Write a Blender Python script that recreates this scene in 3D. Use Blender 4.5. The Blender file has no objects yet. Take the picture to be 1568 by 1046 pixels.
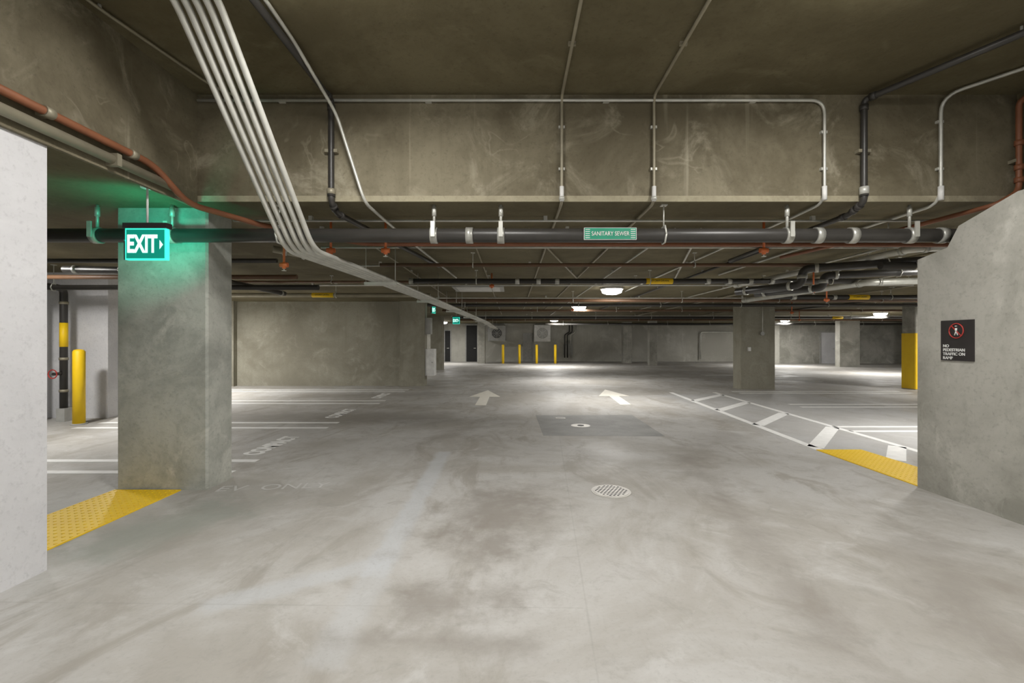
import bpy, math, random
from mathutils import Vector, Matrix
random.seed(4)
sc = bpy.context.scene
sc.view_settings.view_transform = 'Standard'
sc.view_settings.look = 'None'

# ------------------------------------------------------------------ materials
def new_mat(name):
    m = bpy.data.materials.new(name); m.use_nodes = True
    nt = m.node_tree
    return m, nt, nt.nodes['Principled BSDF']

def plain(name, col, rough=0.5, metal=0.0, emit=0.0, var=0.12, scale=6.0):
    m, nt, b = new_mat(name)
    b.inputs['Roughness'].default_value = rough
    b.inputs['Metallic'].default_value = metal
    tc = nt.nodes.new('ShaderNodeTexCoord')
    n = nt.nodes.new('ShaderNodeTexNoise'); n.inputs['Scale'].default_value = scale
    n.inputs['Detail'].default_value = 4
    r = nt.nodes.new('ShaderNodeValToRGB')
    r.color_ramp.elements[0].position = 0.3; r.color_ramp.elements[1].position = 0.7
    r.color_ramp.elements[0].color = tuple(c*(1-var) for c in col)+(1,)
    r.color_ramp.elements[1].color = tuple(min(1, c*(1+var)) for c in col)+(1,)
    nt.links.new(tc.outputs['Object'], n.inputs['Vector'])
    nt.links.new(n.outputs['Fac'], r.inputs['Fac'])
    nt.links.new(r.outputs['Color'], b.inputs['Base Color'])
    if emit > 0:
        b.inputs['Emission Color'].default_value = col+(1,)
        b.inputs['Emission Strength'].default_value = emit
    return m

class NT:
    def __init__(s, nt): s.nt = nt
    def node(s, t, **kw):
        n = s.nt.nodes.new(t)
        for k, v in kw.items(): setattr(n, k, v)
        return n
    def link(s, a, b): s.nt.links.new(a, b)
    def math(s, op, a, b=None):
        n = s.node('ShaderNodeMath', operation=op)
        for i, v in enumerate((a, b)):
            if v is None: continue
            if isinstance(v, (int, float)): n.inputs[i].default_value = v
            else: s.link(v, n.inputs[i])
        return n.outputs[0]
    def noise(s, vec, scale, detail=5, rough=0.55, dist=0.0):
        n = s.node('ShaderNodeTexNoise')
        n.inputs['Scale'].default_value = scale; n.inputs['Detail'].default_value = detail
        n.inputs['Roughness'].default_value = rough; n.inputs['Distortion'].default_value = dist
        s.link(vec, n.inputs['Vector']); return n.outputs['Fac']
    def maprange(s, v, a, b, c=0.0, d=1.0, smooth=True):
        n = s.node('ShaderNodeMapRange')
        if smooth: n.interpolation_type = 'SMOOTHSTEP'
        s.link(v, n.inputs['Value'])
        n.inputs['From Min'].default_value = a; n.inputs['From Max'].default_value = b
        n.inputs['To Min'].default_value = c; n.inputs['To Max'].default_value = d
        return n.outputs['Result']
    def mix(s, fac, a, b):
        n = s.node('ShaderNodeMix', data_type='RGBA')
        if isinstance(fac, (int, float)): n.inputs[0].default_value = fac
        else: s.link(fac, n.inputs[0])
        for idx, v in ((6, a), (7, b)):
            if isinstance(v, tuple): n.inputs[idx].default_value = v+(1,)
            else: s.link(v, n.inputs[idx])
        return n.outputs[2]
    def scaled(s, vec, sx, sy, sz):
        n = s.node('ShaderNodeMapping'); s.link(vec, n.inputs['Vector'])
        n.inputs['Scale'].default_value = (sx, sy, sz); return n.outputs['Vector']

def concrete(name, dark, mid, light, rough=0.8, s1=0.7, smear=0.5, streak=False, smear_scale=1.6, bump=0.15, swirl=0.0, drips=False):
    m, nt, b = new_mat(name); N = NT(nt)
    tc = N.node('ShaderNodeTexCoord').outputs['Object']
    big = N.noise(tc, s1, 7, 0.65, 0.4)
    col = N.mix(N.maprange(big, 0.36, 0.62), dark, mid)
    md = N.noise(tc, s1*4.5, 6, 0.68, 0.4)
    col = N.mix(N.maprange(md, 0.48, 0.74, 0, 0.5), col, dark)
    sm = N.noise(tc, smear_scale, 8, 0.66, 0.8)
    col = N.mix(N.maprange(sm, 0.53, 0.74, 0, smear), col, light)
    if swirl > 0:
        sw = N.noise(tc, smear_scale*1.3, 2, 0.4, 2.2)
        ln = N.math('ABSOLUTE', N.math('SUBTRACT', sw, 0.57))
        gate = N.maprange(N.noise(tc, smear_scale*0.9, 3, 0.5), 0.54, 0.64)
        col = N.mix(N.math('MULTIPLY', N.math('MULTIPLY', N.maprange(ln, 0.0, 0.03, 1, 0), gate), swirl), col, light)
    fine = N.noise(tc, 28, 5, 0.7)
    dk = tuple(c*0.66 for c in dark)
    col = N.mix(N.maprange(fine, 0.50, 0.75, 0, 0.42), col, dk)
    if streak:
        st = N.noise(N.scaled(tc, 5, 5, 0.35), 1.3, 4, 0.6)
        col = N.mix(N.maprange(st, 0.5, 0.75, 0, 0.4), col, dark)
    if drips:
        st = N.noise(N.scaled(tc, 7, 7, 0.25), 1.5, 3, 0.5)
        col = N.mix(N.maprange(st, 0.62, 0.76, 0, 0.4), col, light)
    N.link(col, b.inputs['Base Color'])
    b.inputs['Roughness'].default_value = rough
    b.inputs['Specular IOR Level'].default_value = 0.3
    bp = N.node('ShaderNodeBump'); bp.inputs['Strength'].default_value = bump; bp.inputs['Distance'].default_value = 0.02
    N.link(N.noise(tc, 14, 6, 0.6), bp.inputs['Height']); N.link(bp.outputs['Normal'], b.inputs['Normal'])
    return m

M = {}
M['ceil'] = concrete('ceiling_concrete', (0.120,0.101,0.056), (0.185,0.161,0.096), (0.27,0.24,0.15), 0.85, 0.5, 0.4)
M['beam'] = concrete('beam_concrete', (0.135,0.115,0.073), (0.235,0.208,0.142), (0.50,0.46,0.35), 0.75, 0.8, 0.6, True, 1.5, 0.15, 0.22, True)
M['arris_lit'] = concrete('beam_edge_lit_concrete', (0.30,0.27,0.19), (0.42,0.38,0.27), (0.58,0.53,0.40), 0.75, 1.5, 0.6, False, 2.5)  # lighter beam concrete: bounce light on the lower edge painted into the colour
M['wall'] = concrete('wall_concrete', (0.31,0.305,0.265), (0.47,0.46,0.415), (0.68,0.67,0.61), 0.75, 0.8, 0.6, False, 1.5, 0.15, 0.1, True)
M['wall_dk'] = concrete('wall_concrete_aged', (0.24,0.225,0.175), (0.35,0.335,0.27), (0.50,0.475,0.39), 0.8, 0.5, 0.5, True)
M['col'] = concrete('column_concrete', (0.33,0.34,0.305), (0.52,0.53,0.48), (0.75,0.74,0.68), 0.7, 1.3, 0.7, False, 1.9, 0.18, 0.1)
M['white'] = concrete('white_plaster', (0.68,0.68,0.70), (0.76,0.76,0.78), (0.86,0.86,0.87), 0.6, 0.8, 0.5, False, 1.6, 0.25)
M['farwall'] = concrete('far_wall_concrete', (0.45,0.44,0.39), (0.62,0.61,0.55), (0.82,0.81,0.76), 0.8, 0.25, 0.6, True, 0.6)
M['slab'] = concrete('patched_slab_concrete', (0.30,0.30,0.29), (0.385,0.385,0.375), (0.47,0.47,0.46), 0.65, 1.2, 0.4)
M['galv'] = plain('galvanised_steel', (0.62,0.62,0.57), 0.42, 0.35)
M['galv_d'] = plain('dull_conduit', (0.34,0.31,0.23), 0.5, 0.3)
M['black'] = plain('cast_iron_black', (0.045,0.042,0.038), 0.38)
M['brown'] = plain('sprinkler_pipe_brown', (0.25,0.095,0.045), 0.5)
M['dbrown'] = plain('dark_pipe_brown', (0.14,0.075,0.04), 0.5)
M['orange'] = plain('sprinkler_orange', (0.66,0.17,0.05), 0.45)
M['band'] = plain('steel_coupling', (0.50,0.50,0.46), 0.35, 0.4)
M['yellow'] = plain('safety_yellow', (1.0,0.64,0.01), 0.5, 0, 0, 0.04)
M['paint'] = plain('white_line_paint', (0.92,0.92,0.90), 0.6, 0, 0, 0.06, 9)
M['faded'] = plain('faded_line_paint', (0.62,0.61,0.59), 0.7, 0, 0, 0.06, 9)
M['tan'] = plain('arrow_paint', (0.90,0.87,0.78), 0.6, 0, 0, 0.06, 9)
M['signblk'] = plain('sign_black', (0.03,0.026,0.026), 0.4)
M['signwht'] = plain('sign_white', (0.8,0.8,0.78), 0.5)
M['signred'] = plain('sign_red', (0.5,0.05,0.04), 0.5)
M['green'] = plain('label_green', (0.02,0.30,0.18), 0.5)
M['exitgreen'] = plain('exit_panel_green', (0.0,0.20,0.14), 0.4, 0, 0.9, 0.0)
M['exitlet'] = plain('exit_letter_glow', (0.60,1.0,0.90), 0.4, 0, 1.3, 0.0)
M['exitrim'] = plain('exit_rim_glow', (0.05,0.85,0.65), 0.4, 0, 1.0, 0.0)
M['grey'] = plain('equipment_grey', (0.42,0.42,0.40), 0.5)
M['dark'] = plain('dark_recess', (0.02,0.02,0.02), 0.7)
M['lens'] = plain('lamp_lens', (1.0,0.97,0.9), 0.4, 0, 20.0, 0.0)
M['lampbody'] = plain('lamp_housing', (0.7,0.7,0.68), 0.5)
M['steel'] = plain('drain_grate_steel', (0.66,0.64,0.60), 0.5, 0.3)

# floor
def floor_mat():
    m, nt, b = new_mat('worn_concrete_floor'); N = NT(nt)
    tc = N.node('ShaderNodeTexCoord').outputs['Object']
    big = N.noise(tc, 0.45, 7, 0.65, 0.8)
    col = N.mix(N.maprange(big, 0.38, 0.60), (0.43,0.41,0.375), (0.55,0.54,0.52))
    sm = N.noise(N.scaled(tc, 1.5, 0.6, 1), 1.0, 8, 0.68, 1.2)
    col = N.mix(N.maprange(sm, 0.50, 0.66, 0, 0.75), col, (0.36,0.335,0.295))
    sm2 = N.noise(tc, 1.6, 8, 0.66, 1.4)
    col = N.mix(N.maprange(sm2, 0.52, 0.72, 0, 0.55), col, (0.63,0.625,0.61))
    sm3 = N.noise(tc, 4.2, 7, 0.7, 0.7)
    col = N.mix(N.maprange(sm3, 0.50, 0.70, 0, 0.5), col, (0.35,0.335,0.305))
    wob = N.noise(tc, 2.6, 7, 0.7)
    def band(p, q, w, soft, colr, amt):
        nonlocal col
        cx, cy = (p[0]+q[0])/2, (p[1]+q[1])/2
        L = math.hypot(q[0]-p[0], q[1]-p[1]); a = math.atan2(q[1]-p[1], q[0]-p[0])
        mp = N.node('ShaderNodeMapping'); mp.vector_type = 'TEXTURE'
        mp.inputs['Location'].default_value = (cx, cy, 0); mp.inputs['Rotation'].default_value = (0, 0, a)
        N.link(tc, mp.inputs['Vector'])
        sp = N.node('ShaderNodeSeparateXYZ'); N.link(mp.outputs['Vector'], sp.inputs[0])
        off = N.maprange(wob, 0.3, 0.7, -soft*0.9, soft*0.9, False)
        ax = N.math('ADD', N.math('ABSOLUTE', sp.outputs[0]), off)
        ay = N.math('ADD', N.math('ABSOLUTE', sp.outputs[1]), off)
        mx = N.maprange(ax, L/2-soft, L/2+soft, 1, 0)
        my = N.maprange(ay, w/2-soft, w/2+soft, 1, 0)
        f = N.math('MULTIPLY', N.math('MULTIPLY', mx, my), amt)
        col = N.mix(f, col, colr)
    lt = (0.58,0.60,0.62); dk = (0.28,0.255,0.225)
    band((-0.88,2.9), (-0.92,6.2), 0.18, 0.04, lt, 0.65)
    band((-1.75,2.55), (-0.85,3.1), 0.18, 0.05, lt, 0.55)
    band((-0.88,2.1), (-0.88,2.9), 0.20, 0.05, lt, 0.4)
    band((-0.35,3.3), (0.10,4.6), 0.75, 0.40, dk, 0.75)
    band((-0.7,2.6), (0.1,2.65), 0.28, 0.18, dk, 0.7)
    band((-1.0,2.3), (0.2,2.25), 0.12, 0.10, dk, 0.5)
    band((-1.6,6.2), (-0.6,8.0), 0.3, 0.25, dk, 0.35)
    band((1.6,2.0), (2.3,6.0), 0.22, 0.2, dk, 0.5)
    band((2.3,2.2), (3.3,3.6), 0.4, 0.3, dk, 0.5)
    band((2.0,5.5), (3.6,7.5), 0.4, 0.25, dk, 0.35)
    band((-3.1,3.2), (-2.5,4.2), 0.6, 0.3, (0.34,0.36,0.32), 0.7)
    band((-7,8.9), (-1.2,9.1), 1.2, 0.4, (0.30,0.28,0.25), 0.65)
    band((-6,12.5), (-2,13), 1.0, 0.4, (0.30,0.28,0.25), 0.5)
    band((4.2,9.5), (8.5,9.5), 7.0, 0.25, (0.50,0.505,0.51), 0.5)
    for p, q in (((-3.0,2.62),(0.4,2.56)), ((0.38,2.0),(0.75,7.2))):
        band(p, q, 0.008, 0.006, (0.30,0.29,0.27), 0.28)
    fine = N.noise(tc, 40, 4, 0.7)
    col = N.mix(N.maprange(fine, 0.5, 0.75, 0, 0.3), col, (0.31,0.30,0.28))
    N.link(col, b.inputs['Base Color'])
    rg = N.maprange(N.noise(tc, 1.2, 5, 0.6), 0.3, 0.7, 0.52, 0.72)
    N.link(rg, b.inputs['Roughness'])
    b.inputs['Specular IOR Level'].default_value = 0.32
    bp = N.node('ShaderNodeBump'); bp.inputs['Strength'].default_value = 0.10; bp.inputs['Distance'].default_value = 0.01
    N.link(N.noise(tc, 9, 6, 0.6), bp.inputs['Height']); N.link(bp.outputs['Normal'], b.inputs['Normal'])
    return m
M['floor'] = floor_mat()

# ------------------------------------------------------------------ mesh builder
class B:
    def __init__(s): s.v=[]; s.f=[]; s.mi=[]; s.sm=[]; s.mats=[]
    def m(s, k):
        if k not in s.mats: s.mats.append(k)
        return s.mats.index(k)
    def add(s, vs, fs, mat, smooth=False):
        o = len(s.v); s.v += [tuple(v) for v in vs]; k = s.m(mat)
        for i, f in enumerate(fs):
            s.f.append([a+o for a in f]); s.mi.append(k)
            s.sm.append(smooth[i] if isinstance(smooth, list) else smooth)
    def box(s, x0,x1,y0,y1,z0,z1, mat, ch=0.0):
        if ch <= 0:
            vs=[(x0,y0,z0),(x1,y0,z0),(x1,y1,z0),(x0,y1,z0),(x0,y0,z1),(x1,y0,z1),(x1,y1,z1),(x0,y1,z1)]
            s.add(vs, [(0,3,2,1),(4,5,6,7),(0,1,5,4),(1,2,6,5),(2,3,7,6),(3,0,4,7)], mat)
        else:
            p=[(x0+ch,y0),(x1-ch,y0),(x1,y0+ch),(x1,y1-ch),(x1-ch,y1),(x0+ch,y1),(x0,y1-ch),(x0,y0+ch)]
            s.prism(p, z0, z1, mat)
    def prism(s, p, z0, z1, mat):
        n=len(p); vs=[(a,b,z0) for a,b in p]+[(a,b,z1) for a,b in p]
        fs=[tuple(range(n-1,-1,-1)), tuple(range(n,2*n))]+[(i,(i+1)%n,n+(i+1)%n,n+i) for i in range(n)]
        s.add(vs, fs, mat)
    def prism_x(s, p, x0, x1, mat):
        n=len(p); vs=[(x0,a,b) for a,b in p]+[(x1,a,b) for a,b in p]
        fs=[tuple(range(n-1,-1,-1)), tuple(range(n,2*n))]+[(i,(i+1)%n,n+(i+1)%n,n+i) for i in range(n)]
        s.add(vs, fs, mat)
    def tube(s, pts, r, mat, bend=0.0, seg=12, cap=True):
        P=[Vector(p) for p in pts]
        if bend>0 and len(P)>2:
            Q=[P[0]]
            for i in range(1,len(P)-1):
                a,b,c=P[i-1],P[i],P[i+1]
                d1=(a-b); d2=(c-b); k=min(bend, d1.length*0.49, d2.length*0.49)
                A=b+d1.normalized()*k; C=b+d2.normalized()*k
                for t in range(7):
                    u=t/6; Q.append(A*(1-u)**2+b*2*u*(1-u)+C*u*u)
            Q.append(P[-1]); P=Q
        rr = r if isinstance(r, list) else [r]*len(P)
        vs=[]; prev=None
        for i,p in enumerate(P):
            if i==0: t=P[1]-P[0]
            elif i==len(P)-1: t=P[-1]-P[-2]
            else: t=(P[i+1]-P[i]).normalized()+(P[i]-P[i-1]).normalized()
            t.normalize()
            if prev is None:
                u=t.orthogonal().normalized()
            else:
                u=(prev-t*prev.dot(t)).normalized()
            prev=u; w=t.cross(u)
            for k in range(seg):
                a=2*math.pi*k/seg; vs.append(p+(u*math.cos(a)+w*math.sin(a))*rr[i])
        fs=[]; sm=[]
        for i in range(len(P)-1):
            for k in range(seg):
                fs.append((i*seg+k, i*seg+(k+1)%seg, (i+1)*seg+(k+1)%seg, (i+1)*seg+k)); sm.append(True)
        if cap:
            fs.append(tuple(range(seg-1,-1,-1))); sm.append(False)
            fs.append(tuple(range((len(P)-1)*seg, len(P)*seg))); sm.append(False)
        s.add(vs, fs, mat, sm)
    def cyl(s, p, q, r, mat, seg=16): s.tube([p,q], r, mat, 0, seg)
    def poly(s, pts, mat): s.add(pts, [tuple(range(len(pts)))], mat)
    def text(s, txt, size, org, xd, yd, mat, ext=0.0, off=0.0, align='CENTER'):
        c=bpy.data.curves.new('t','FONT'); c.body=txt; c.size=size; c.extrude=ext; c.offset=off
        c.align_x=align; c.align_y='CENTER'
        o=bpy.data.objects.new('t',c); sc.collection.objects.link(o)
        dg=bpy.context.evaluated_depsgraph_get(); me=bpy.data.meshes.new_from_object(o.evaluated_get(dg))
        X=Vector(xd); Y=Vector(yd); Z=X.cross(Y).normalized(); O=Vector(org)
        s.add([O+X*v.co.x+Y*v.co.y+Z*v.co.z for v in me.vertices],[tuple(p.vertices) for p in me.polygons],mat)
        bpy.data.objects.remove(o); bpy.data.curves.remove(c); bpy.data.meshes.remove(me)
    def done(s, name):
        me=bpy.data.meshes.new(name); me.from_pydata(s.v,[],s.f)
        for k in s.mats: me.materials.append(M[k])
        me.polygons.foreach_set('material_index', s.mi)
        me.polygons.foreach_set('use_smooth', s.sm)
        me.update()
        o=bpy.data.objects.new(name,me); sc.collection.objects.link(o); return o

CZ=2.85; HZ=3.87; STEP=4.4
# ------------------------------------------------------------------ shell
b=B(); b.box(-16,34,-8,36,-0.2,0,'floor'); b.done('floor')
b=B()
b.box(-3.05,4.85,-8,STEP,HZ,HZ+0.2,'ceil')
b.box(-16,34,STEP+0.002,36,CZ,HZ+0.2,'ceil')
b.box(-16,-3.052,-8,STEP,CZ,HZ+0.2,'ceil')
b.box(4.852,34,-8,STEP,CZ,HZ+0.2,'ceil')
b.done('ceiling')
b=B(); b.box(-3.049,4.849,STEP-0.03,STEP,CZ+0.05,HZ,'beam'); b.prism_x([(STEP-0.03,CZ+0.05),(STEP-0.012,CZ),(STEP,CZ),(STEP,CZ+0.05)],-3.049,4.849,'arris_lit'); b.done('trim_beam_front')
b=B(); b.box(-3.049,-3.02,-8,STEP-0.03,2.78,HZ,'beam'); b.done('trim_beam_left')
b=B(); b.box(-3.32,-3.05,-8,3.0,0,2.78,'white',0.015); b.box(-3.32,-3.05,-8,3.0,2.78,CZ,'beam'); b.done('wall_left')
b=B()
b.prism_x([(-8,0),(4.68,0),(4.68,2.34),(4.36,2.40),(4.25,2.58),(3.75,2.74),(-8,2.74)],4.17,5.3,'wall')
b.box(4.86,5.3,-8,3.7,2.74,CZ,'wall'); b.done('wall_right')
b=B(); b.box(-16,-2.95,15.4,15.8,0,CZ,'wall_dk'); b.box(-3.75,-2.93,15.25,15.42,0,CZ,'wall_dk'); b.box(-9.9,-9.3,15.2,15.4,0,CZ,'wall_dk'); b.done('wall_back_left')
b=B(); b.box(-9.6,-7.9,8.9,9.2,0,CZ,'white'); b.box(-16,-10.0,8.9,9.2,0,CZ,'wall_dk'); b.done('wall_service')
b=B(); b.box(-16,34,34,34.3,0,CZ,'farwall'); b.done('wall_far')
b=B(); b.box(31.5,31.8,-8,34,0,CZ,'farwall'); b.done('wall_far_right')
b=B(); b.box(-16,-15.7,-8,34,0,CZ,'wall'); b.done('wall_far_left')
b=B(); b.box(17.5,31.5,31.0,34,0,CZ,'wall'); b.box(17.4,18.1,30.8,31.0,0,CZ,'farwall'); b.done('wall_far_projection')
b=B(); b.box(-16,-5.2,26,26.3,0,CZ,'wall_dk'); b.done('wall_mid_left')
def door(name,x0,x1,y,z1,mat):
    b=B(); b.box(x0,x1,y-0.05,y,0,z1,mat); b.box(x0-0.08,x0,y-0.09,y,0,z1+0.08,'grey'); b.box(x1,x1+0.08,y-0.09,y,0,z1+0.08,'grey'); b.box(x0,x1,y-0.09,y,z1,z1+0.08,'grey')
    b.cyl((x1-0.12,y-0.05,1.0),(x1-0.12,y-0.12,1.0),0.03,'galv'); b.box(x1-0.25,x1-0.1,y-0.14,y-0.11,0.98,1.02,'galv'); b.done(name)
door('door_1',-3.4,-2.6,34,2.7,'dark'); door('door_2',-5.0,-4.6,34,2.3,'dark'); door('door_3',0.9,1.5,34,2.05,'grey')
door('door_4',21.0,22.0,31,2.1,'white')

# ------------------------------------------------------------------ columns
def column(x0,x1,y0,y1,mat='col',wrap=None):
    b=B(); b.box(x0,x1,y0,y1,0,CZ,mat,0.02)
    b.box(x0-0.004,x1+0.004,y0-0.004,y1+0.004,0,0.012,mat)
    if wrap: b.box(x0-0.012,x1+0.012,y0-0.012,y1+0.012,0.02,wrap,'yellow',0.02)
    b.done('concrete_column')
column(-4.0,-3.08,4.6,5.02)
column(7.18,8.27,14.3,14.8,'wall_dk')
column(12.5,13.5,14.1,14.6,'wall',1.76)
column(8.6,9.1,28.5,28.9,'wall')
column(7.7,8.3,31.5,32.0,'wall')
column(19.3,20.5,26.8,27.2,'wall')
column(-2.35,-1.85,31,31.8,'wall')
column(26.0,27.0,27,28,'wall')
column(-4.3,-3.7,24,24.8,'wall_dk')

# ------------------------------------------------------------------ tactile pads
def pad(x0,x1,y0,y1):
    b=B(); b.box(x0,x1,y0,y1,0.0,0.01,'yellow'); s=0.06
    nx=int((x1-x0)/s); ny=int((y1-y0)/s)
    for i in range(nx):
        for j in range(ny):
            cx=x0+(i+0.5)*(x1-x0)/nx; cy=y0+(j+0.5)*(y1-y0)/ny
            b.tube([(cx,cy,0.01),(cx,cy,0.0135)],[0.013,0.007],'yellow',0,8)
    b.done('tactile_warning_pad')
pad(-4.0,-3.33,2.9,4.58); pad(4.2,4.82,4.7,6.28)

# ------------------------------------------------------------------ floor markings
T=0.003
b=B(); b.prism([(0.50,7.25),(2.42,7.2),(2.45,9.3),(0.48,9.25)],0,0.002,'slab'); b.done('floor_patch_slab')
def line(b,p,q,w,mat='paint'):
    P=Vector((p[0],p[1],0)); Q=Vector((q[0],q[1],0)); d=(Q-P).normalized(); n=Vector((-d.y,d.x,0))*w/2
    b.prism([tuple((P-n).xy),tuple((Q-n).xy),tuple((Q+n).xy),tuple((P+n).xy)],0,T,mat)
def hairpin(x0,x1,y0,y1,mat='paint'):
    b=B(); line(b,(x0,y0),(x1,y0),0.12,mat); line(b,(x0,y1),(x1,y1),0.12,mat)
    b.done('parking_stall_line')
for y in (5.22,7.9,11.0,13.6): hairpin(-9.0 if y<7 or y>10 else -7.6,-3.2,y,y+0.5)
for y in (10.4,13.2,17.0,20.0): hairpin(6.6 if y<14 else 8.5,11.6,y,y+0.45)
hairpin(5.65,9.5,7.6,8.0)
for (x,y,t) in ((-3.45,6.6,'COMPACT'),(-3.55,9.5,'COMPACT'),(-3.6,12.6,'COMPACT')):
    b=B(); b.text(t,0.34,(x,y,0.002),(0,0.72,0),(-1,0,0),'paint',0.001,0.016); b.done('stencilled_stall_text')
b=B(); b.text('EV  ONLY',0.25,(-2.45,4.68,0.002),(1,0.12,0),(-0.12,1,0),'faded',0.001,0.0); b.done('stencilled_stall_text')
b=B()
A0,A1=(4.26,6.3),(4.68,13.4); C0,C1=(5.5,5.4),(5.95,13.4)
line(b,A0,A1,0.12); line(b,C0,C1,0.11)
for (p,q) in (((4.85,5.75),(5.5,6.5)),((4.3,6.45),(5.6,7.95)),((4.4,8.15),(5.68,9.5)),((4.5,9.9),(5.78,11.2)),((4.6,11.5),(5.9,12.8))):
    line(b,p,q,0.20)
b.done('hatched_walkway_marking')
def arrow(x,y0,y1,lean):
    b=B(); ym=y0+(y1-y0)*0.5
    pts=[(x-0.13,y0),(x+0.13,y0),(x+0.13,ym),(x+0.42,ym),(x,y1),(x-0.42,ym),(x-0.13,ym)]
    pts=[(a+lean*(c-y0),c) for a,c in pts]
    b.prism(pts,0,T,'tan'); b.done('painted_direction_arrow')
arrow(-0.74,10.7,14.0,0); arrow(2.70,10.8,14.2,0.06)

b=B(); cx,cy=0.99,4.55
b.cyl((cx,cy,0),(cx,cy,0.006),0.195,'steel',40); b.cyl((cx,cy,0.004),(cx,cy,0.010),0.178,'steel',40)
for i in range(-4,5):
    for j in range(-4,5):
        px,py=cx+i*0.038+(0.019 if j%2 else 0),cy+j*0.036
        if math.hypot(px-cx,py-cy)<0.155: b.cyl((px,py,0.008),(px,py,0.0108),0.0115,'dark',8)
b.done('floor_drain_grate')
b=B(); b.cyl((1.22,8.1,0),(1.22,8.1,0.006),0.17,'steel',24); b.cyl((1.22,8.1,0.005),(1.22,8.1,0.009),0.06,'dark',16); b.done('cleanout_cover')
b=B(); b.cyl((0.95,8.9,0),(0.95,8.9,0.005),0.1,'steel',24); b.cyl((0.95,8.9,0.004),(0.95,8.9,0.007),0.07,'grey',24); b.done('cleanout_cover')

# ------------------------------------------------------------------ bollards
def bollard(x,y,h,r):
    b=B(); b.tube([(x,y,0),(x,y,h-r*0.5),(x,y,h-r*0.15),(x,y,h)],[r,r,r*0.8,r*0.3],'yellow',0,20)
    b.cyl((x,y,0),(x,y,0.02),r*1.35,'grey',20); b.done('yellow_bollard')
bollard(-7.85,8.25,1.36,0.09)
for x in (-0.6,0.5,1.65,2.9): bollard(x,30.5,1.3,0.085)

# ------------------------------------------------------------------ pipes
def hanger(b,x,y,z,r,ceil,mat='galv'):
    b.cyl((x,y,z+r),(x,y,ceil),0.007,mat,6)
    b.tube([(x,y-r-0.012,z),(x,y-r*0.6,z+r+0.02),(x,y+r*0.6,z+r+0.02),(x,y+r+0.012,z),(x,y+r*0.6,z-r-0.008),(x,y-r*0.6,z-r-0.008),(x,y-r-0.012,z)],0.009,mat,0,6)
    b.box(x-0.03,x+0.03,y-0.03,y+0.03,ceil-0.01,ceil,mat)

b=B(); y,z,r=4.50,2.548,0.068
b.tube([(-9.5,y,z),(4.33,y,z),(4.50,y-0.05,z-0.02),(4.5,4.1,z-0.05)],r,'black',0.10,18)
for x in (-4.10,-3.36,-0.77,-0.42,-0.11,2.72,3.02,3.36,3.93,4.24):
    b.cyl((x-0.035,y,z),(x+0.035,y,z),r+0.011,'band',18)
for x in (-0.77,-0.11,2.72,3.93,-4.10,-3.36):
    b.box(x-0.02,x+0.02,y-0.095,y-0.08,z-0.03,z+0.12,'galv'); b.cyl((x,y,z+r),(x,y,CZ),0.014,'galv',8); b.cyl((x,y,z+0.19),(x,y,CZ-0.02),0.022,'galv',8)
for x in (1.5,-2.3,-5.2,-6.8): hanger(b,x,y,z,r,CZ)
b.box(0.70,1.21,y-r-0.012,y-r+0.004,z-0.058,z+0.058,'signwht')
b.box(0.705,1.205,y-r-0.014,y-r+0.004,z-0.054,z+0.054,'green')
b.text('SANITARY SEWER',0.050,(0.955,y-r-0.017,z-0.002),(0.92,0,0),(0,0,1.15),'signwht',0.001,0.0003)
for x in (0.735,1.175):
    for k in range(-2,3): b.box(x-0.022,x+0.022,y-r-0.016,y-r-0.010,z+k*0.020-0.003,z+k*0.020+0.003,'signwht')
b.done('sanitary_sewer_pipe')

def tpipe(name,y,z,r,mat,x0,x1,bands=(),label=None):
    b=B(); b.tube([(x0,y,z),(x1,y,z)],r,mat,0,12)
    x=x0+0.6+random.random()
    while x<x1:
        if r>0.02: hanger(b,x,y,z,r,CZ)
        else:
            b.box(x-0.02,x+0.02,y-0.02,y+0.02,z,CZ,'galv')
        x+=2.4+random.random()*1.2
    for x in bands: b.cyl((x-0.04,y,z),(x+0.04,y,z),r+0.01,'band',12)
    if label: 
        b.cyl((label-0.25,y,z),(label+0.25,y,z),r+0.006,'yellow',12)
        b.text('NATURAL GAS' if r<0.05 else 'STORM DRAIN',0.05,(label,y-r-0.009,z),(1,0,0),(0,0,1),'signblk',0.001)
    return b.done(name)
tpipe('electrical_conduit',4.90,2.80,0.013,'galv',-3.0,4.6)
tpipe('electrical_conduit',5.35,2.80,0.012,'galv',-2.9,5.4)
tpipe('electrical_conduit',6.2,2.78,0.013,'galv',-2.6,5.4)
tpipe('electrical_conduit',7.7,2.78,0.014,'galv',-3.0,9.0)
tpipe('sprinkler_pipe',6.9,2.66,0.028,'dbrown',-2.0,5.5)
tpipe('storm_drain_pipe',8.6,2.64,0.05,'black',-1.9,8.2,(-1.9,0.1,0.5,0.85,3.7,4.1,4.5,4.9),2.78)
tpipe('sprinkler_pipe',9.3,2.72,0.024,'dbrown',-7.5,9.0)
tpipe('electrical_conduit',10.2,2.76,0.017,'galv',-6.0,9.0)
tpipe('water_pipe',10.6,2.58,0.05,'galv_d',-9.0,-1.9,(),-4.4)
tpipe('water_pipe',12.2,2.60,0.045,'dbrown',-2.5,14.0)
tpipe('electrical_conduit',13.4,2.78,0.02,'galv',-2.8,16.0)
tpipe('electrical_conduit',15.6,2.76,0.022,'galv',-2.6,16.0)
tpipe('water_pipe',14.0,2.62,0.05,'black',-2.6,17.0)
tpipe('sprinkler_pipe',17.0,2.66,0.04,'dbrown',-2.6,20.0)
tpipe('electrical_conduit',18.5,2.76,0.025,'galv',-2.6,20.0)
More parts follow.
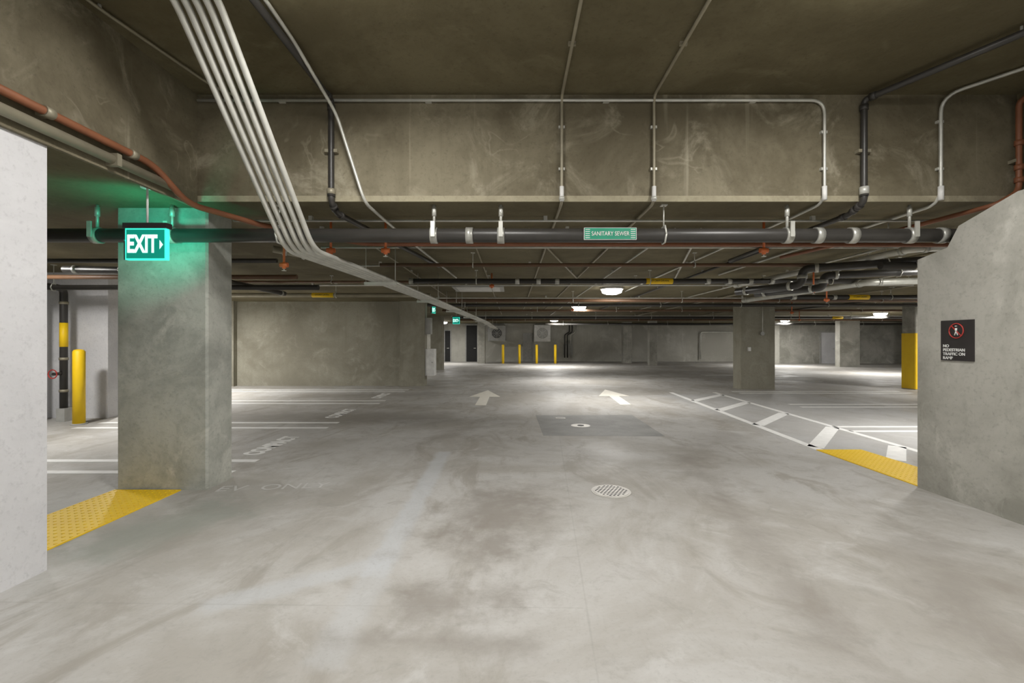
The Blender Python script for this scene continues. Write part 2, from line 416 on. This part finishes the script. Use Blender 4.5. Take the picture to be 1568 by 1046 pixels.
tpipe('water_pipe',21.0,2.6,0.06,'black',-2.6,24.0,(),15.0)
tpipe('sprinkler_pipe',24.5,2.66,0.045,'dbrown',-3.0,26.0)
tpipe('water_pipe',27.5,2.55,0.07,'black',2.0,26.0)
tpipe('electrical_conduit',22.5,2.76,0.03,'galv',-3.0,24.0)
tpipe('storm_drain_pipe',6.3,2.55,0.055,'black',5.1,11.0,(5.6,6.4),None)
tpipe('storm_drain_pipe',11.3,2.60,0.055,'black',6.2,12.6,(7.0,8.0),8.6)
tpipe('water_pipe',7.2,2.52,0.035,'dbrown',-9.4,-3.4)
tpipe('water_pipe',6.2,2.60,0.03,'black',-9.4,-3.2)
tpipe('water_pipe',8.0,2.45,0.045,'black',-9.4,-3.4)
tpipe('electrical_conduit',5.5,2.78,0.016,'galv_d',-9.4,-3.2)

def lpipe(name,x,z,r,mat,y0,y1,x1=None):
    x1=x if x1 is None else x1
    b=B(); b.tube([(x,y0,z),(x1,y1,z)],r,mat,0,10)
    y=y0+0.7
    while y<y1:
        xx=x+(x1-x)*(y-y0)/(y1-y0)
        b.box(xx-0.018,xx+0.018,y-0.012,y+0.012,z,CZ,'galv'); y+=2.6
    b.done(name)
for x,r,m,y1,xe in ((-1.9,0.012,'galv_d',15,None),(-0.5,0.012,'galv_d',22,None),(1.9,0.013,'galv',28,None),(3.6,0.02,'black',20,None),(5.2,0.016,'galv',20,None),(6.2,0.03,'galv_d',24,None),(7.6,0.016,'galv',13,None),(9.4,0.02,'galv_d',26,None),(11.5,0.03,'black',27,None),(2.2,0.014,'galv',9.5,3.4),(0.2,0.014,'galv_d',10,1.5)):
    lpipe('electrical_conduit' if r<0.019 else 'water_pipe',x,2.815-r*0.5,r,m,5.3,y1,xe)

def drop(x,name='electrical_conduit',r=0.014,mat='galv_d',y1=20.0,xa=None):
    xa = x if xa is None else xa
    b=B(); yf=STEP-0.03-r-0.012
    b.tube([(xa,-2,HZ-r-0.012),(x,yf,HZ-r-0.012),(x,yf,CZ-r-0.014),(x,y1,CZ-r-0.014)],r,mat,0.09,10)
    b.cyl((x,yf,CZ+0.13),(x,yf,CZ-0.01),r+0.006,'signwht',12); b.cyl((x,yf,CZ+0.03),(x,yf,CZ+0.0),r+0.013,'galv',12)
    for zz in (3.55,3.15): b.box(x-0.03,x+0.03,yf,STEP-0.03,zz-0.012,zz+0.012,'galv')
    for yy in (0.5,2.2,3.6):
        t=(yy+2)/(yf+2); xx=xa+(x-xa)*t; b.box(xx-0.03,xx+0.03,yy-0.012,yy+0.012,HZ-r-0.014,HZ,'galv_d')
    b.done(name)
drop(0.475); drop(1.355)
b=B(); yf=STEP-0.03-0.03
b.tube([(-3.0,yf,3.80),(2.98,yf,3.80),(2.98,yf,CZ-0.02),(2.98,yf+0.4,CZ-0.03),(2.98,12,CZ-0.03)],0.014,'galv',0.13,10)
b.cyl((2.98,yf,CZ+0.13),(2.98,yf,CZ),0.022,'signwht',12)
for x in (-2.2,-0.8,0.9,2.3): b.box(x-0.03,x+0.03,yf,STEP-0.03,3.785,3.815,'galv')
for zz in (3.5,3.15): b.box(2.95,3.01,yf,STEP-0.03,zz-0.012,zz+0.012,'galv')
b.done('electrical_conduit')
b=B(); b.tube([(4.72,2.0,HZ-0.03),(4.72,3.4,HZ-0.03),(4.09,yf,HZ-0.03),(4.09,yf,CZ-0.03),(4.09,9,CZ-0.03)],0.016,'galv',0.16,10)
b.cyl((4.09,yf,CZ+0.13),(4.09,yf,CZ),0.024,'signwht',12)
for zz in (3.6,3.15): b.box(4.06,4.12,yf,STEP-0.03,zz-0.012,zz+0.012,'galv')
b.done('electrical_conduit')
def blackdrop(pts,r):
    b=B(); b.tube(pts,r,'black',0.05,14)
    for i in range(1,len(pts)-1):
        p=Vector(pts[i]); 
        for q in (Vector(pts[i-1]),Vector(pts[i+1])):
            d=(q-p).normalized(); b.cyl(tuple(p+d*0.05),tuple(p+d*0.10),r+0.008,'black',14)
    return b
yb=STEP-0.03-0.04
b=blackdrop([(-1.75,2.2,3.80),(-1.72,yb,3.80),(-1.72,yb,2.83),(-1.72,yb+0.15,2.76),(-1.2,7.5,2.74)],0.028)
b.cyl((-1.72,3.0,3.80),(-1.72,3.0,HZ),0.01,'galv',6); b.cyl((-1.72,yb,2.90),(-1.72,yb,2.95),0.04,'galv_d',12); b.box(-1.78,-1.66,yb-0.01,STEP-0.03,3.3,3.33,'galv_d'); b.done('storm_drain_pipe')
b=blackdrop([(4.4,2.2,3.80),(3.35,yb,3.80),(3.35,yb,2.83),(3.35,yb+0.2,2.76),(3.35,7.0,2.74)],0.028)
b.cyl((3.83,3.42,3.80),(3.83,3.42,HZ),0.01,'galv',6); b.cyl((3.83,3.38,3.8),(3.86,3.34,3.8),0.045,'galv',12)
b.box(3.29,3.41,yb-0.01,STEP-0.03,3.3,3.33,'galv_d'); b.cyl((3.35,yb,2.90),(3.35,yb,2.97),0.04,'galv',12); b.done('storm_drain_pipe')
b=B(); b.tube([(-1.66,2.0,3.84),(-1.70,3.55,3.84),(-1.62,4.2,3.60),(-1.38,4.27,2.80),(-1.30,5.4,2.76),(-1.1,9,2.76)],0.015,'galv',0.12,10)
b.cyl((-1.67,2.6,3.84),(-1.67,2.6,HZ),0.012,'galv',6); b.cyl((-1.25,6.2,2.76),(-1.25,6.2,CZ),0.012,'galv',6); b.done('electrical_conduit')
b=B(); b.tube([(-2.98,1.8,3.84),(-2.9,3.2,3.84),(-2.75,4.15,3.84),(-2.55,4.32,3.80)],0.012,'galv_d',0.1,8); b.cyl((-2.9,3.2,3.84),(-2.9,3.2,HZ),0.012,'galv',6); b.done('electrical_conduit')
# sprinkler main
b=B(); b.tube([(-2.96,-2,2.96),(-2.96,3.75,2.96),(-2.92,4.1,2.74),(-2.6,4.75,2.71),(-1.8,5.6,2.70),(5.4,5.65,2.70)],0.028,'brown',0.12,12)
for y in (1.0,2.9,3.55): b.cyl((-2.96,y-0.03,2.96),(-2.96,y+0.03,2.96),0.036,'galv_d',12); b.box(-3.02,-2.96,y-0.02,y+0.02,2.93,2.99,'galv_d')
for x in (-1.5,0.6,2.4,4.4): b.cyl((x,5.65,2.70),(x,5.65,CZ),0.008,'galv',6)
b.done('sprinkler_main_pipe')
b=B(); b.tube([(-2.975,-2,2.855),(-2.975,4.05,2.855)],0.036,'galv_d',0,12)
for y in (1.0,2.2,3.4): b.box(-3.02,-2.93,y-0.02,y+0.02,2.81,2.90,'galv_d')
b.done('water_pipe')
b=B(); b.tube([(4.79,2.4,3.78),(4.79,4.30,3.78),(4.79,4.30,2.92),(4.60,4.32,2.80),(4.3,5.2,2.74),(3.9,6.6,2.72)],0.024,'brown',0.07,12)
for z in (3.35,3.12,3.0): b.cyl((4.79,4.30,z),(4.79,4.30,z+0.05),0.034,'brown',12)
b.box(4.76,4.82,4.30,STEP-0.03,3.2,3.23,'galv_d'); b.cyl((4.3,5.2,2.74),(4.3,5.2,CZ),0.008,'galv',6); b.done('sprinkler_riser_pipe')
def sprink(x,y,z):
    b=B(); b.cyl((x,y,CZ),(x,y,z),0.014,'orange',10); b.cyl((x-0.045,y,z),(x+0.045,y,z),0.028,'orange',12); b.cyl((x,y,z+0.03),(x,y,z-0.045),0.022,'orange',10); b.cyl((x,y,z-0.065),(x,y,z-0.07),0.026,'galv',12); b.cyl((x,y,z-0.04),(x,y,z-0.066),0.007,'galv',6)
    b.done('fire_sprinkler_head')
for p in ((-2.68,5.35,2.40),(-2.05,5.15,2.53),(-1.43,5.15,2.53),(2.85,5.15,2.53),(6.5,9.4,2.36),(8.7,14.15,2.4),(2.0,15,2.55),(-6,8.3,2.5),(12,19,2.4),(-0.4,9.0,2.6),(5.3,8.0,2.4)): sprink(*p)

# conduit bundle
b=B()
for i in range(5):
    o=(i-2)*0.072
    b.tube([(-2.13+o,0.5,3.80),(-2.08+o,2.95,3.80),(-1.97+o*0.9,4.22,2.35),(-1.80+o*0.9,6.0,2.34),(-1.15+o*0.9,20,2.34),(-1.1+o,31,2.34)],0.024,'galv',0.16,12)
for y,x in ((6.2,-1.79),(9,-1.66),(12,-1.52),(15,-1.38),(18,-1.24),(22,-1.13),(27,-1.11)):
    b.box(x-0.22,x+0.22,y-0.02,y+0.02,2.27,2.31,'galv')
    for s in (-0.2,0.2): b.cyl((x+s,y,2.27),(x+s,y,CZ),0.006,'galv',6)
for y in (1.2,2.6): b.box(-2.35,-1.85,y-0.02,y+0.02,3.82,HZ,'galv')
b.done('conduit_bundle')

def elbows(pts,r,mat='black',cz=CZ,name='storm_drain_pipe'):
    b=B(); b.tube(pts,r,mat,r*2.2,14)
    for i in range(len(pts)):
        p=Vector(pts[i])
        for j in (i-1,i+1):
            if 0<=j<len(pts):
                d=(Vector(pts[j])-p); L=d.length; d.normalize(); k=min(r*2.6,L*0.4)
                b.cyl(tuple(p+d*k),tuple(p+d*(k+0.05)),r+0.01,'band',14)
    p=Vector(pts[0]); q=Vector(pts[1]); m_=(p+q)/2; hanger(b,m_.x,m_.y,m_.z,r,cz); b.done(name)
elbows([(6.2,6.0,2.62),(4.4,6.9,2.60),(4.4,6.9,2.36),(3.9,7.9,2.36)],0.06)
elbows([(7.2,7.0,2.62),(5.2,7.6,2.60),(5.2,7.6,2.40),(4.6,8.6,2.40)],0.06)
elbows([(6.6,5.7,2.72),(5.2,5.9,2.70),(4.8,9.8,2.70)],0.045,'galv')
elbows([(8.8,8.0,2.60),(6.5,8.3,2.58),(6.1,12.0,2.58)],0.06,'galv')
elbows([(-6.5,6.6,2.55),(-5.0,6.8,2.55),(-5.0,10,2.55)],0.05)
elbows([(-3.1,5.9,2.70),(-2.5,6.3,2.62),(-2.4,9.8,2.62)],0.045,'galv_d')
b=B()
b.tube([(-8.42,8.55,0.25),(-8.42,8.55,2.5),(-8.42,6.9,2.52),(-8.42,5.0,2.55)],0.06,'black',0.12,14)
for z in (0.55,1.15,2.2): b.cyl((-8.42,8.55,z),(-8.42,8.55,z+0.05),0.070,'galv_d',14)
b.cyl((-8.42,8.55,1.4),(-8.42,8.55,1.85),0.063,'yellow',14); b.box(-8.50,-8.34,8.48,8.9,0.0,0.25,'grey')
b.cyl((-8.42,8.55,0.9),(-8.42,8.35,0.9),0.03,'black',10); b.tube([(-8.42+0.08*math.cos(a*math.pi/6),8.34,0.9+0.08*math.sin(a*math.pi/6)) for a in range(13)],0.010,'signred',0,6)
b.done('standpipe_riser')
b=B(); b.tube([(-8.85,8.6,0),(-8.85,8.6,CZ)],0.045,'black',0,12); b.done('water_riser_pipe')

# ------------------------------------------------------------------ exit signs
def exit_sign(x,y,z,w=0.345,h=0.27,ceil=CZ,rot=0.0):
    b=B(); hw,hh=w/2,h/2
    b.box(-hw,hw,-0.02,0.02,-hh,hh,'exitrim')
    b.box(-hw-0.012,hw+0.012,-0.035,0.035,hh,hh+0.045,'signblk')
    b.box(-hw-0.008,-hw,-0.024,0.024,-hh,hh,'signblk')
    b.box(-hw+0.012,hw-0.012,-0.023,0.023,-hh+0.013,hh-0.012,'exitgreen')
    for s in (1,-1):
        b.text('EXIT',0.125*w/0.345,(-0.028*s,-0.0245*s,-0.006),(s,0,0),(0,0,1.65),'exitlet',0.001,0.004)
        ax=hw-0.052
        b.poly([(s*ax,-0.025*s,0.035),(s*ax,-0.025*s,-0.045),(s*(ax+0.03),-0.025*s,-0.005)],'exitlet')
    b.cyl((0,0,hh+0.04),(0,0,ceil-z),0.009,'signwht',8); b.cyl((0,0,ceil-z-0.03),(0,0,ceil-z),0.05,'signwht',16)
    o=b.done('exit_sign'); o.location=(x,y,z); o.rotation_euler=(0,0,rot); return o
exit_sign(-3.14,3.92,2.335,0.35,0.27)
exit_sign(-2.45,20,2.42,0.3,0.3); exit_sign(-2.75,15.9,2.6,0.3,0.22,CZ,math.radians(75))

b=B(); b.box(4.155,4.17,4.10,4.41,1.32,1.70,'signblk')
Y=(0,-1,0); Z=(0,0,1); X=4.152
b.text('NO\nPEDESTRIAN\nTRAFFIC ON\nRAMP',0.038,(X,4.385,1.40),Y,Z,'signwht',0.0015,0.0006,'LEFT')
ring=[(X,4.255+0.068*math.cos(a*math.pi/12),1.60+0.068*math.sin(a*math.pi/12)) for a in range(25)]
b.tube(ring,0.005,'signred',0,6); b.cyl((X,4.255+0.048,1.648),(X,4.255-0.048,1.552),0.005,'signred',6)
b.tube([(X,4.255,1.595),(X,4.255,1.625)],0.009,'signwht',0,8); b.cyl((X-0.001,4.255,1.640),(X-0.001,4.255,1.647),0.008,'signwht',8)
b.tube([(X,4.255,1.60),(X,4.24,1.558)],0.005,'signwht',0,6); b.tube([(X,4.255,1.60),(X,4.27,1.558)],0.005,'signwht',0,6)
b.done('no_pedestrian_sign')

b=B(); b.box(-2.93,-2.62,15.3,15.75,0.35,1.25,'signwht',0.01); b.box(-2.90,-2.65,15.285,15.3,0.40,1.20,'signwht'); b.cyl((-2.68,15.285,0.8),(-2.68,15.26,0.8),0.02,'grey',10)
b.box(-2.95,-2.75,15.35,15.7,1.75,2.3,'grey'); b.done('wall_utility_cabinet')
def heater(x0,x1,z0,z1,mat):
    b=B(); y=33.0; b.box(x0,x1,y,y+0.6,z0,z1,mat,0.03)
    cx,cz=(x0+x1)/2,(z0+z1)/2; R=min(x1-x0,z1-z0)*0.33
    b.tube([(cx,y-0.01,cz),(cx,y+0.01,cz)],R,'grey' if mat=='signwht' else 'dark',0,28)
    for k in (1,0.75,0.5,0.25): b.tube([(cx+R*k*math.cos(a*math.pi/14),y-0.03,cz+R*k*math.sin(a*math.pi/14)) for a in range(29)],0.018,mat,0,6)
    for a in range(4):
        c,s_=math.cos(a*math.pi/4)*R,math.sin(a*math.pi/4)*R; b.cyl((cx-c,y-0.03,cz-s_),(cx+c,y-0.03,cz+s_),0.012,mat,6)
    for x in (x0+0.1,x1-0.1): b.cyl((x,y+0.3,z1),(x,y+0.3,CZ),0.02,'galv',6)
    b.box(x0,x1,y+0.6,34,z0-0.02,z0+0.04,'galv'); b.done('wall_mounted_condenser_unit')
heater(-1.75,-0.45,1.55,2.65,'grey'); heater(1.6,2.8,1.5,2.7,'signwht')
b=B()
for i,x in enumerate((3.9,4.1,4.35)): b.tube([(x,33.7,0.3),(x,33.7,2.0),(x+0.35,33.7,2.2),(x+0.35,33.7,CZ)],0.045,'black' if i<2 else 'galv',0.1,8)
b.box(3.8,4.5,33.75,34,0.5,1.3,'grey'); b.done('far_wall_valve_assembly')
b=B(); b.tube([(14,33.8,0.2),(14,33.8,2.2),(17,33.8,2.2),(17,33.8,CZ)],0.05,'galv',0.2,10); b.done('water_riser_pipe')
b=B(); b.box(-1.45,-0.2,10.9,12.0,CZ-0.04,CZ,'grey'); b.box(-1.35,-0.3,11.0,11.9,CZ-0.05,CZ-0.04,'lampbody'); b.done('ceiling_access_panel')
b=B(); b.cyl((7.85,14.3,1.75),(7.85,14.24,1.75),0.06,'grey',14); b.cyl((7.85,14.26,1.75),(7.85,14.26,CZ),0.012,'galv',8); b.box(7.4,7.48,14.24,14.3,1.2,1.32,'signwht'); b.done('column_junction_box')

# ------------------------------------------------------------------ lamps: seen fixtures plus unseen fill in the same housing
def lamp(x,y,z,power,r=0.28):
    b=B(); b.cyl((0,0,0),(0,0,-0.05),r,'lampbody',28); b.tube([(0,0,-0.05),(0,0,-0.13),(0,0,-0.17)],[r*0.94,r*0.84,r*0.45],'lens',0,28)
    o=b.done('ceiling_lamp_or_fill'); o.location=(x,y,z)
    L=bpy.data.lights.new('lamp_glow','AREA'); L.shape='DISK'; L.size=0.5; L.energy=power; L.color=(1.0,0.975,0.94)
    lo=bpy.data.objects.new('lamp_glow',L); lo.location=(0,0,-0.18); sc.collection.objects.link(lo); lo.parent=o
P=118
for x,y,z,p in ((2.5,11.4,CZ,P*.8),(2.5,17.0,CZ,P*1.1),(2.5,27,CZ,P*1.8),
              (-7.4,6.3,CZ,P*.8),(-9.2,12,CZ,P*2.2),(7.0,7.0,CZ,P*1.2),(14.2,11.2,CZ,P*2.0),(17.0,21,CZ,P*2.4),(16.5,27.5,CZ,P*2.8),(26,21,CZ,P*2.0),(-4.6,30.5,CZ,P*.9),(-6.5,20,CZ,P*.8),  # some are seen fixtures, others out of view and added to even the light
              (-1.0,2.6,HZ,P*.62),(2.4,2.6,HZ,P*.62),(0.8,-3.5,HZ,P*.75)):  # unseen lamps above and behind the camera, added to brighten the foreground
    lamp(x,y,z,p)
L=bpy.data.lights.new('exit_back_glow','AREA'); L.shape='RECTANGLE'; L.size=0.3; L.size_y=0.08; L.energy=4.8; L.color=(0.02,1.0,0.62); L.spread=math.radians(150)
lo=bpy.data.objects.new('exit_back_glow',L); lo.location=(-0.10,0.06,0.0); lo.rotation_euler=(math.radians(128),0,math.radians(35)); sc.collection.objects.link(lo)
lo.parent=bpy.data.objects['exit_sign']

w=bpy.data.worlds.new('World'); sc.world=w; w.use_nodes=True
w.node_tree.nodes['Background'].inputs[0].default_value=(1.0,0.985,0.97,1); w.node_tree.nodes['Background'].inputs[1].default_value=0.9

cam=bpy.data.cameras.new('camera'); cam.lens=16; cam.sensor_width=36; cam.clip_start=0.05
co=bpy.data.objects.new('camera',cam); co.location=(0,0,1.5); co.rotation_euler=(math.radians(90),0,0); sc.collection.objects.link(co); sc.camera=co
